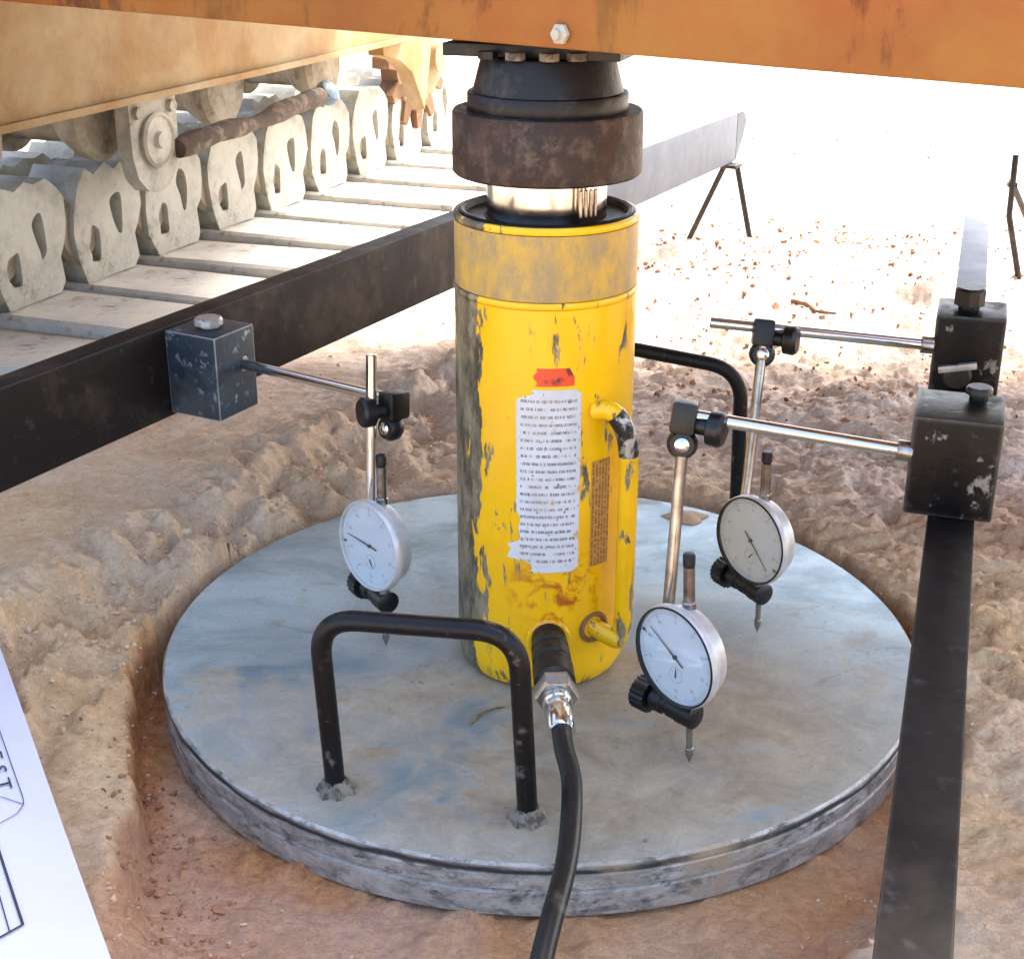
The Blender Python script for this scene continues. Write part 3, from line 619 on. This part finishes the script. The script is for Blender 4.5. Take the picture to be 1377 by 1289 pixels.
# ------------------------------------------------------------------ hydraulic jack
JX, JY, JR = .0013, -.0285, .0652
def on_jack(th, z, r): return Vector((JX+r*math.sin(th), JY-r*math.cos(th), z))       # th = 0 faces the camera, + to the right
def build_jack():
    t = thing('hydraulic_jack', 'scratched yellow hydraulic jack standing upright in the middle of the round plate', 'hydraulic jack', (JX, JY, 0))
    c = (JX, JY, 0)
    bm = NEW(); lathe(bm, [(.055, .001), (.0605, .002), (.0645, .010), (.0650, .016), (JR, .03), (JR, .2965)], c, n=96); body = finish(bm, 'body', 'yellow', t)
    bm = NEW(); lathe(bm, [(JR-.004, .2965), (.0657, .2970), (.0662, .2985), (.0660, .3005), (.0652, .3015), (JR-.004, .3020)], c, n=96, cap=False); finish(bm, 'body_bead', 'yellow_bead', t)
    bm = NEW(); lathe(bm, [(.060, .3020), (.0650, .3022), (.0651, .3470), (.060, .3475)], c, n=96); finish(bm, 'collar', 'yellow_tan', t)
    bm = NEW(); lathe(bm, [(.0600, .3475), (.0652, .3477), (.0658, .3492), (.0656, .3512), (.0645, .3525), (.0625, .3525), (.0615, .3518)], c, n=96, cap=False); finish(bm, 'collar_rim', 'yellow_bead', t)
    bm = NEW(); lathe(bm, [(.0615, .3480), (.0615, .3530), (.0600, .3540), (.0575, .3530), (.0565, .3495), (.0440, .3480), (.0425, .3490)], c, n=96, cap=False); finish(bm, 'gland_nut', 'black_steel', t)
    bm = NEW(); lathe(bm, [(.0415, .3480), (.0420, .350), (.0420, .3770), (.041, .378)], c, n=64); finish(bm, 'piston_rod', 'chrome', t)
    for th in (R(28), R(33), R(38), R(43)):                        # bright thread turns of the saddle screw
        bm = NEW(); rod(bm, on_jack(th, .3545, .0475), on_jack(th, .3735, .0475), .0014, 8); finish(bm, 'return_pin', 'satin_steel', t)
    # labels wrapped on the barrel
    def patch(name, th0, th1, z0, z1, mat, edge=None, nx=26, nz=40, off=.0004):
        bm = NEW(); uvl = bm.loops.layers.uv.new('UVMap'); V = {}
        for i in range(nx+1):
            for j in range(nz+1):
                u = i/nx; v = j/nz; a, b = (edge(v) if edge else (0, 1)); uu = a+(b-a)*u
                V[i, j] = (bm.verts.new(on_jack(th0+(th1-th0)*uu, z0+(z1-z0)*v, JR+off)), uu, v)
        for i in range(nx):
            for j in range(nz):
                q = [V[i, j], V[i+1, j], V[i+1, j+1], V[i, j+1]]; f = bm.faces.new([k[0] for k in q])
                for l, k_ in zip(f.loops, q): l[uvl].uv = (k_[1], k_[2])
        return finish(bm, name, mat, body)
    def torn(v):
        j = .05*math.sin(v*71)+.03*math.sin(v*173)
        a = (.02 if v > .93 else .0)+(.22 if v > .965 else 0)
        if v < .34: a = .05+.5*j*.6
        if v < .16: a = -.12+j
        if v < .06: a = .24+j
        return max(-.16, a+.2*abs(j)), 1-.02*abs(j)-(.12 if v < .02 else 0)-(.10 if v > .985 else 0)
    W_ = lambda px: math.asin(max(-1, min(1, (px-733)/125.0)))
    patch('instruction_label', W_(694), W_(781), .1005, .2405, 'label_print', torn)
    patch('warning_label', W_(718), W_(772), .2430, .2560, 'red_print', lambda v: (.02+.05*math.sin(v*9), .98-.25*max(0, v-.5)), 12, 8)
    patch('side_text', W_(797), W_(823), .1010, .1840, 'brown_print', lambda v: (0, 1), 8, 20, .0003)
    # carrying handle on the right front of the barrel
    th = W_(812); r0 = JR-.002
    pts = [on_jack(W_(800), .222, r0), on_jack(W_(812), .222, JR+.010), on_jack(W_(820), .205, JR+.017), on_jack(W_(823), .180, JR+.018), on_jack(W_(823), .150, JR+.018), on_jack(W_(823), .10, JR+.018), on_jack(W_(823), .065, JR+.018), on_jack(W_(822), .046, JR+.016), on_jack(W_(818), .043, JR+.014), on_jack(W_(806), .050, JR-.004)]
    pth = catmull(pts, 8); bm = NEW(); tube(bm, pth, .0070, 14); h = finish(bm, 'carrying_handle', 'yellow_bead', t, 60)
    bm = NEW(); tube(bm, [p for p in pth[9:22]], .0073, 14); finish(bm, 'grip_sleeve', 'worn_grip', h, 60)
    bm = NEW(); lathe(bm, [(.0125, 0), (.0125, .002), (.010, .003), (.0085, .001)], on_jack(W_(806), .050, JR-.001), on_jack(W_(806), 0, 1)-on_jack(W_(806), 0, 0), 24, False); finish(bm, 'socket_ring', 'rusty_steel', h)
    # oil port boss
    bm = NEW(); lathe(bm, [(.017, -.004), (.017, .004), (.0155, .006), (0, .006)], on_jack(R(4), .047, JR), (0.06, -1, 0), 32); finish(bm, 'port_boss', 'yellow', t)
build_jack()

def build_cap():
    c = (JX, JY, 0)
    t = thing('thrust_block', 'brown steel thrust cap between the chrome piston and the orange girder', 'steel cap', (JX, JY, .3785))
    bm = NEW(); lathe(bm, [(.050, .3785), (.0640, .3785), (.0655, .3800), (.0658, .384), (.0655, .4195), (.0642, .4215), (.045, .4215)], c, n=96); finish(bm, 'ring', 'cap_steel', t)
    bm = NEW(); lathe(bm, [(.050, .4205), (.0548, .4205), (.0552, .4220), (.0552, .4322), (.0545, .4332), (.0515, .4336), (.0460, .4545), (.0450, .4565), (.02, .4570)], c, n=80); finish(bm, 'tilt_seat', 'black_steel', t)
    # packing plates and bolt heads squeezed under the girder
    bm = NEW(); box(bm, (JX-.002, JY+.005, .4612), .122, .072, .0085, -.3); finish(bm, 'packing_plate', 'black_steel', t, bev=.001)
    for dx, dy in ((-.040, -.032), (-.022, -.040), (.0, -.045), (.018, -.042), (.036, -.034)):
        bm = NEW(); lathe(bm, [(.0065, 0), (.0065, .0048), (.004, .005)], (JX+dx, JY+dy, .4572), n=6); finish(bm, 'bolt_head', 'black_steel' if dx < -.03 else 'weld' , t)
build_cap()

def twig(label, pts, r):
    bm = NEW(); P_ = catmull(pts, 5); n = len(P_); tube(bm, P_, [r*(1-.6*i/n)*(1+.2*math.sin(i*1.7)) for i in range(n)], 7, .15)
    tag(finish(bm, 'twig', 'rusty_steel'), label, 'twig')
g_ = lambda x, y, d=.004: (x, y, gz(x, y)+d)
twig('short dark twig lying on the bright soil behind the right upright rods', [g_(.375, 1.005), g_(.392, .975, .007), g_(.398, .945), g_(.420, .918)], .0045)
twig('tiny forked twig lying on the steel plate by the front handle', [(-.052, -.140, .001), (-.044, -.128, .0022), (-.034, -.119, .0015), (-.026, -.116, .001)], .0011)
def build_hose():
    t = thing('hydraulic_hose', 'black hydraulic hose with metal coupler running from the jack to the near edge', 'hose', (.006, -.095, .047))
    d = Vector((.07, -1, -.10)).normalized(); p0 = Vector((.0055, -.0970, .050))
    bm = NEW(); lathe(bm, [(.010, 0), (.0125, .001), (.0130, .006), (.0122, .008), (.0122, .011), (.0135, .0125), (.0138, .018), (.0125, .0195), (.0125, .022), (.0140, .0235), (.0142, .034), (.0130, .0355), (.0130, .0395), (.0148, .041), (.0148, .058), (.0120, .061), (.008, .0615)], p0, d, 32); finish(bm, 'coupler', 'black_steel', t)
    bm = NEW(); lathe(bm, [(.0105, 0), (.0150, .0006), (.0155, .002), (.0155, .013), (.0145, .015), (.010, .0155)], p0+d*.0615, d, 6); finish(bm, 'hex_nut', 'satin_steel', t, bev=.0006)
    bm = NEW(); lathe(bm, [(.010, 0), (.0108, .001), (.0108, .006), (.0095, .007), (.0092, .012), (.0098, .013), (.0094, .034), (.008, .036)], p0+d*.0770, d, 24); finish(bm, 'ferrule', 'chrome', t)
    e = p0+d*.110
    pts = [e, e+d*.02]+[Vector(p) for p in ((.0190, -.258, .0300), (.0150, -.315, .0190), (.0030, -.372, .0100), (-.0120, -.435, -.008), (-.035, -.51, -.028), (-.07, -.60, -.036), (-.12, -.68, -.034))]
    bm = NEW(); tube(bm, catmull(pts, 10), .0068, 18); finish(bm, 'rubber_hose', 'rubber', t, 60)
build_hose()

# ------------------------------------------------------------------ dial gauges
def text_mesh(s, size, T, name, mat, parent):
    cu = bpy.data.curves.new('t', 'FONT'); cu.body = s; cu.size = size; cu.align_x = 'CENTER'; cu.align_y = 'CENTER'; cu.resolution_u = 2
    o = bpy.data.objects.new('t', cu); COL.objects.link(o); dg = bpy.context.evaluated_depsgraph_get(); me = bpy.data.meshes.new_from_object(o.evaluated_get(dg))
    bpy.data.objects.remove(o); me.transform(T); return me
def build_gauge(label, loc, yaw, hand, small, cz=.0875, tilt=0, ring='black_plastic', S=1.035, lean=R(3)):
    def sc_(prof): return [(r_*S, h_) for r_, h_ in prof]
    g = thing('dial_gauge', label, 'dial gauge', loc, yaw, 'dial gauges measuring on the plate'); g.rotation_euler = (Matrix.Rotation(tilt, 3, 'Y') @ Matrix.Rotation(yaw, 3, 'Z') @ Matrix.Rotation(-lean, 3, 'X')).to_euler()
    C = Vector((0, 0, cz)); N = Vector((0, -1, 0)); loc_ = dict(local=True)
    bm = NEW(); lathe(bm, sc_([(.0, -.004), (.028, -.004), (.0308, -.0025), (.0314, .000), (.0318, .008), (.031, .009), (0, .009)]), C, N, 64); finish(bm, 'case', 'silver_case', g, local=True)
    bm = NEW(); lathe(bm, sc_([(.0320, .0085), (.0352, .0090), (.0355, .0105), (.0354, .0135), (.0346, .0152), (.0338, .0155)]), C, N, 72, False); finish(bm, 'bezel', 'silver_case', g, local=True)
    bm = NEW(); lathe(bm, sc_([(.0347, .0152), (.0342, .0160), (.0335, .0160), (.0330, .0125)]), C, N, 72, False); finish(bm, 'bezel_ring', ring, g, local=True)
    bm = NEW(); lathe(bm, sc_([(.0, .0128), (.0332, .0128), (.0332, .0122), (0, .0122)]), C, N, 64, False); f = finish(bm, 'dial_face', 'dial_white', g, local=True)
    def P(a, r, y): r *= S; return Vector((r*math.sin(a), -y, cz+r*math.cos(a)))        # a clockwise from the top, seen from the front
    bm = NEW()
    for i in range(100):
        a = 2*math.pi*i/100; L = .0030 if i % 10 == 0 else (.0022 if i % 5 == 0 else .0013); ww = .00032 if i % 10 == 0 else .00014
        s = Vector((math.cos(a), 0, -math.sin(a)))*ww
        bm.faces.new([bm.verts.new(q) for q in (P(a, .0305, .01295)-s, P(a, .0305, .01295)+s, P(a, .0305-L, .01295)+s, P(a, .0305-L, .01295)-s)])
    for i in range(24):                                               # ring of the small counter
        a0, a1 = 2*math.pi*i/24, 2*math.pi*(i+1)/24; o_ = Vector((0, 0, -.0135))
        bm.faces.new([bm.verts.new(q) for q in (P(a0, .0058, .01295)+o_, P(a1, .0058, .01295)+o_, P(a1, .0055, .01295)+o_, P(a0, .0055, .01295)+o_)])
    for i in range(10):
        a = 2*math.pi*i/10; me = text_mesh(str(i*10), .0034, Matrix.Translation(P(a, .0245, .01297)) @ Matrix.Rotation(R(90), 4, 'X'), 'n', 'ink', g); bm.from_mesh(me)
    finish(bm, 'scale_marks', 'pale_ink', f, local=True)
    def needle(name, a, L, tail, ww, off, y):
        bm = NEW(); s = Vector((math.cos(a), 0, -math.sin(a))); u = Vector((math.sin(a), 0, math.cos(a))); o_ = Vector((0, -y, cz))+Vector(off)
        pts = [o_-u*tail-s*ww*.8, o_-u*tail+s*ww*.8, o_+s*ww, o_+u*L+s*ww*.25, o_+u*L-s*ww*.25, o_-s*ww]
        fr = [bm.verts.new(p) for p in pts]; bk = [bm.verts.new(p+Vector((0, .0003, 0))) for p in pts]
        bm.faces.new(fr); bm.faces.new(bk[::-1])
        for i in range(6): bm.faces.new((fr[i], fr[(i+1) % 6], bk[(i+1) % 6], bk[i]))
        finish(bm, name, 'ink', g, local=True)
    needle('main_hand', hand, .0275, .009, .00065, (0, 0, 0), .0142)
    needle('counter_hand', small, .0050, .0022, .00055, (0, 0, -.0135), .0135)
    bm = NEW(); lathe(bm, [(.0014, .0128), (.0014, .0147), (0, .0149)], C, N, 14); finish(bm, 'hand_hub', 'ink', g, local=True)
    bm = NEW(); a = hand-R(14); s = Vector((math.cos(a), 0, -math.sin(a)))*.0014
    bm.faces.new([bm.verts.new(q) for q in (P(a, .0315, .0136)-s, P(a, .0315, .0136)+s, P(a, .0275, .0136))]); finish(bm, 'limit_marker', 'ink', g, local=True)
    bm = NEW(); lathe(bm, [(0, .0150), (.0350, .0150), (.0350, .0154), (0, .0154)], C, N, 48, False); finish(bm, 'glass', 'watch_glass', g, local=True)
    bm = NEW(); lathe(bm, [(.0048, cz+.030), (.0048, cz+.036), (.0040, cz+.037), (.0040, cz+.062), (.0030, cz+.0625)], (0, 0, 0), n=20); finish(bm, 'spindle_guide', 'satin_steel', g, local=True)
    bm = NEW(); lathe(bm, [(.0030, cz+.0620), (.0042, cz+.0630), (.0043, cz+.0700), (.0034, cz+.0715), (0, cz+.0718)], (0, 0, 0), n=18); finish(bm, 'spindle_cap', 'black_steel', g, local=True)
    bm = NEW(); lathe(bm, [(.0052, cz-.029), (.0052, cz-.036), (.0042, cz-.037), (.0042, .0330), (.0030, .0320)], (0, 0, 0), n=20); finish(bm, 'stem', 'satin_steel', g, local=True)
    bm = NEW(); lathe(bm, [(.0022, .0330), (.0022, .0120), (.0028, .0115), (.0028, .0070), (.0012, .0030), (.0002, .0002)], (0, 0, 0), n=16); finish(bm, 'plunger', 'satin_steel', g, local=True)
    return g
G1 = Vector((-.1228, -.0238, 0)); G2 = Vector((.1030, -.1853, 0)); G3 = Vector((.1774, .0037, 0))
build_gauge('round dial gauge left of the jack, behind the front handle, its hand pointing left', G1, R(-46), R(-84), R(150), .0905, R(-2), ring='silver_case')
build_gauge('nearest round dial gauge, right of the hose coupler, its hand pointing up left', G2, R(-50), R(-56), R(5), .0868, R(-5))
build_gauge('round dial gauge behind the nearest one, right of the jack, hand pointing down right', G3, R(-52), R(137), R(40), .0848, R(-3))

# ------------------------------------------------------------------ magnetic stands
def magstand(label, mat, cen, X, Y, size, z0, knob, hrod, clampp, vrod, gstem, extra=None):
    """cen: block centre xy; X, Y its side directions; hrod (a, b); vrod (top, bottom); gstem: gauge stem point to grip"""
    t = thing('magnetic_stand', label, 'magnetic stand', (cen[0], cen[1], z0), 0, 'magnetic stands holding the gauges')
    c = Vector((cen[0], cen[1], z0+size[2]/2)); X = Vector(X); Y = Vector(Y)
    bm = NEW()
    obox(bm, c, X, Y, UP, *size); blk = finish(bm, 'magnet_block', mat, t, bev=.0022)
    kp, kd, kr = knob; kh = .008 if mat == 'block_blue' else (.016 if kr > .0095 else .007); kp = Vector(kp); kd = Vector(kd)
    bm = NEW(); lathe(bm, [(kr*.7, 0), (kr*.7, .003), (kr, .004), (kr, kh), (kr*.85, kh+.002), (0, kh+.002)], kp, kd, 10); finish(bm, 'top_knob', 'black_plastic' if mat == 'block_black' else 'edge_steel', t, bev=.0008)
    a, b = Vector(hrod[0]), Vector(hrod[1]); dd = (b-a).normalized()
    bm = NEW(); rod(bm, a, b, .0045, 24); finish(bm, 'cross_rod', 'chrome', t)
    bm = NEW(); rod(bm, b-dd*.006, b+dd*.004, .0070, 24); finish(bm, 'rod_socket', 'satin_steel', t)
    # clamp joining the rods
    cp = Vector(clampp[0]); vt, vb = Vector(vrod[0]), Vector(vrod[1]); vd = (vt-vb).normalized(); pt = vd.cross(dd).normalized()
    if pt.y > 0: pt = -pt
    bm = NEW(); obox(bm, cp+UP*.000, dd, pt, dd.cross(pt), .017, .020, .022); cl = finish(bm, 'rod_clamp', 'black_plastic', t, bev=.003)
    kk = clampp[1]
    bm = NEW(); kd2 = (dd*kk[0]+pt*kk[1]).normalized(); lathe(bm, [(.0060, .0), (.0060, .010), (.0115, .012), (.0120, .020), (.0100, .0225), (0, .023)], cp+kd2*.006-UP*.004, kd2, 20); finish(bm, 'clamp_knob', 'black_plastic', cl, bev=.0006)
    bm = NEW(); lathe(bm, [(.0, -.007), (.008, -.0068), (.0105, -.003), (.0105, .003), (.008, .0068), (0, .007)], cp-UP*.018+pt*.004, pt, 20); ball = finish(bm, 'swivel_disc', 'black_plastic', cl)
    bm = NEW(); lathe(bm, [(.0045, 0), (.0050, .001), (.003, .002), (0, .0022)], cp-UP*.018+pt*.0110, pt, 16); finish(bm, 'pivot_screw', 'chrome', ball)
    bm = NEW(); rod(bm, vb, vt, .0042, 24); finish(bm, 'upright_rod', 'satin_steel' if mat != 'block_blue' else 'chrome', t)
    # lower clamp: sleeve from the upright to the gauge stem with a knurled knob
    gs = Vector(gstem); vbz = vb.copy(); vbz.z = gs.z; ax = (gs-vbz).normalized()
    bm = NEW(); lathe(bm, [(.0070, -.006), (.0085, -.005), (.0085, .004), (.0070, .005), (.0070, .009), (.0082, .010), (.0082, .020), (.0070, .021), (.0070, (gs-vbz).length-.008), (.0090, (gs-vbz).length-.007), (.0092, (gs-vbz).length+.006), (.007, (gs-vbz).length+.0075)], vbz, ax, 24); sl_ = finish(bm, 'stem_clamp', 'black_plastic', t)
    bm = NEW(); n = 20; S = []
    for i in range(n*2): rr = .0125 if i % 2 else .0115; S.append((rr*math.cos(math.pi*i/n), rr*math.sin(math.pi*i/n)))
    A, B, D = basis(ax); o_ = vbz-ax*.019
    prism(bm, [S], lambda u, v, d: o_+A*u+B*v+ax*d, .012); finish(bm, 'knurled_knob', 'black_plastic', sl_, bev=.0005)
    if extra: extra(t, blk)
    return t
def mid(px): return px
# left stand, held to the side of the left beam
c1 = BP+BN*.0275+BU*.027
magstand('blue grey magnetic stand stuck to the side of the long left beam', 'block_blue', (c1.x, c1.y), BU, BN, (.053, .054, .074), .138,
    ((c1.x, c1.y, .2105), (0, 0, 1), .0125), ((-.1190, .0280, .1910), (-.2610, .1500, .1800)), ((-.1150, .0220, .1880), (.35, .9)),
    ((-.1310, .0190, .2300), (-.1360, .0000, .0390)), (G1.x, G1.y+.004, .0390))
# right stands, both on top of the right beam
def lever(t, blk, c, f):
    bm = NEW(); p = Vector(c); obox(bm, p, (RN+UP*.22).normalized(), -RU, (UP-RN*.22).normalized(), .030, .006, .0055); finish(bm, 'switch_lever', 'edge_steel', blk, bev=.001)
    bm = NEW(); lathe(bm, [(.012, 0), (.012, .004), (.010, .006), (0, .006)], p-UP*.008+RU*.0055, -RU, 24); finish(bm, 'switch_dial', 'black_plastic', blk)
c2 = RP+RU*.0325-RN*.003
magstand('dusty black magnetic block stand nearest the camera on the narrow right beam', 'block_black', (c2.x, c2.y), RN, RU, (.056, .060, .068), .1803,
    ((c2.x+.016, c2.y+.014, .2480), (0, 0, 1), .009), ((.0890, -.1290, .2370), (.2360, -.1568, .2218)), ((.0935, -.1300, .2350), (1, .25)),
    ((.0935, -.1340, .2330), (.0830, -.1640, .0370)), (G2.x-.002, G2.y+.004, .0370))
c3 = RP+RU*.287
magstand('cleaner black magnetic block stand farther along the narrow right beam, square knob on top', 'block_black', (c3.x, c3.y), RN, RU, (.054, .056, .066), .1803,
    ((c3.x-.003, c3.y, .2460), (0, 0, 1), .0125), ((.1370, .0980, .2340), (.3105, .0787, .2218)), ((.1790, .0870, .2290), (1, .3)),
    ((.1790, .0830, .2260), (.1620, .0330, .0350)), (G3.x, G3.y+.004, .0350), lambda t, b: lever(t, b, c3-RU*.031+UP*.205-RN*.006, 1))

# ------------------------------------------------------------------ printed sheet lying in the lower left corner
def build_paper():
    t = thing('paper_sheet', 'white printed sheet of paper in the lower left corner of the view', 'paper', (-.33, -.30, .033))
    a = Vector((-.4042, -.0936, .035)); b = Vector((-.2299, -.4276, .035)); u = (b-a).normalized(); n = Vector((u.y, -u.x, 0))
    if n.x > 0: n = -n
    def P(s, d, z=0): return a+u*s+n*d+UP*(z+.0025*math.sin(d*22)+.0018*math.sin(s*14+1)-.001)
    bm = NEW(); N1, N2 = 30, 20; V = [[bm.verts.new(P(-.03+.52*i/N1, .21*j/N2)) for j in range(N2+1)] for i in range(N1+1)]
    for i in range(N1):
        for j in range(N2): bm.faces.new((V[i][j], V[i+1][j], V[i+1][j+1], V[i][j+1]))
    r = bmesh.ops.extrude_face_region(bm, geom=bm.faces[:]); bmesh.ops.translate(bm, verts=[v for v in r['geom'] if isinstance(v, bmesh.types.BMVert)], vec=(0, 0, -.0006))
    finish(bm, 'sheet', 'paper', t)
    def strip(pts, w_=.0005):
        bm = NEW(); Q = []
        for (s0, d0), (s1, d1) in zip(pts, pts[1:]):
            for i in range(9): Q.append((s0+(s1-s0)*i/8, d0+(d1-d0)*i/8))
        L = []
        for i, q in enumerate(Q):
            q0 = P(*Q[max(0, i-1)]); q1 = P(*Q[min(len(Q)-1, i+1)]); dv = (q1-q0); dv.z = 0; dv.normalize(); sd = dv.cross(UP)*w_; c = P(*q, .0012)
            L.append((bm.verts.new(c-sd), bm.verts.new(c+sd)))
        for (a0, a1), (b0, b1) in zip(L, L[1:]): bm.faces.new((a0, b0, b1, a1))
        finish(bm, 'ruled_line', 'ink', t)
    strip([(.08, .0190), (.2050, .0171), (.2120, .0180), (.2200, .0230), (.2266, .0342), (.235, .06)], .0003)
    strip([(.190, .040), (.2000, .028), (.2120, .0180)], .0003)
    strip([(.15, .041), (.3283, .0374), (.345, .075)], .0008)
    strip([(.2, .0455), (.3307, .0449), (.332, .045)], .0004)
    strip([(.2, .062), (.336, .060)], .0004)
    for k, ch in enumerate('TEST'):                                  # heading, only its end is in view
        me = text_mesh(ch, .0120, Matrix.Identity(4), 'x', 'ink', t)
        p = P(.134+.0172*k, .0265, .0013); me.transform(Matrix.Translation(p) @ Matrix.Rotation(math.atan2(u.y, u.x), 4, 'Z') @ Matrix.Diagonal((1.9, 1.15, 1, 1)))
        bm = NEW(); bm.from_mesh(me); finish(bm, 'printed_letter', 'ink', t)
build_paper()
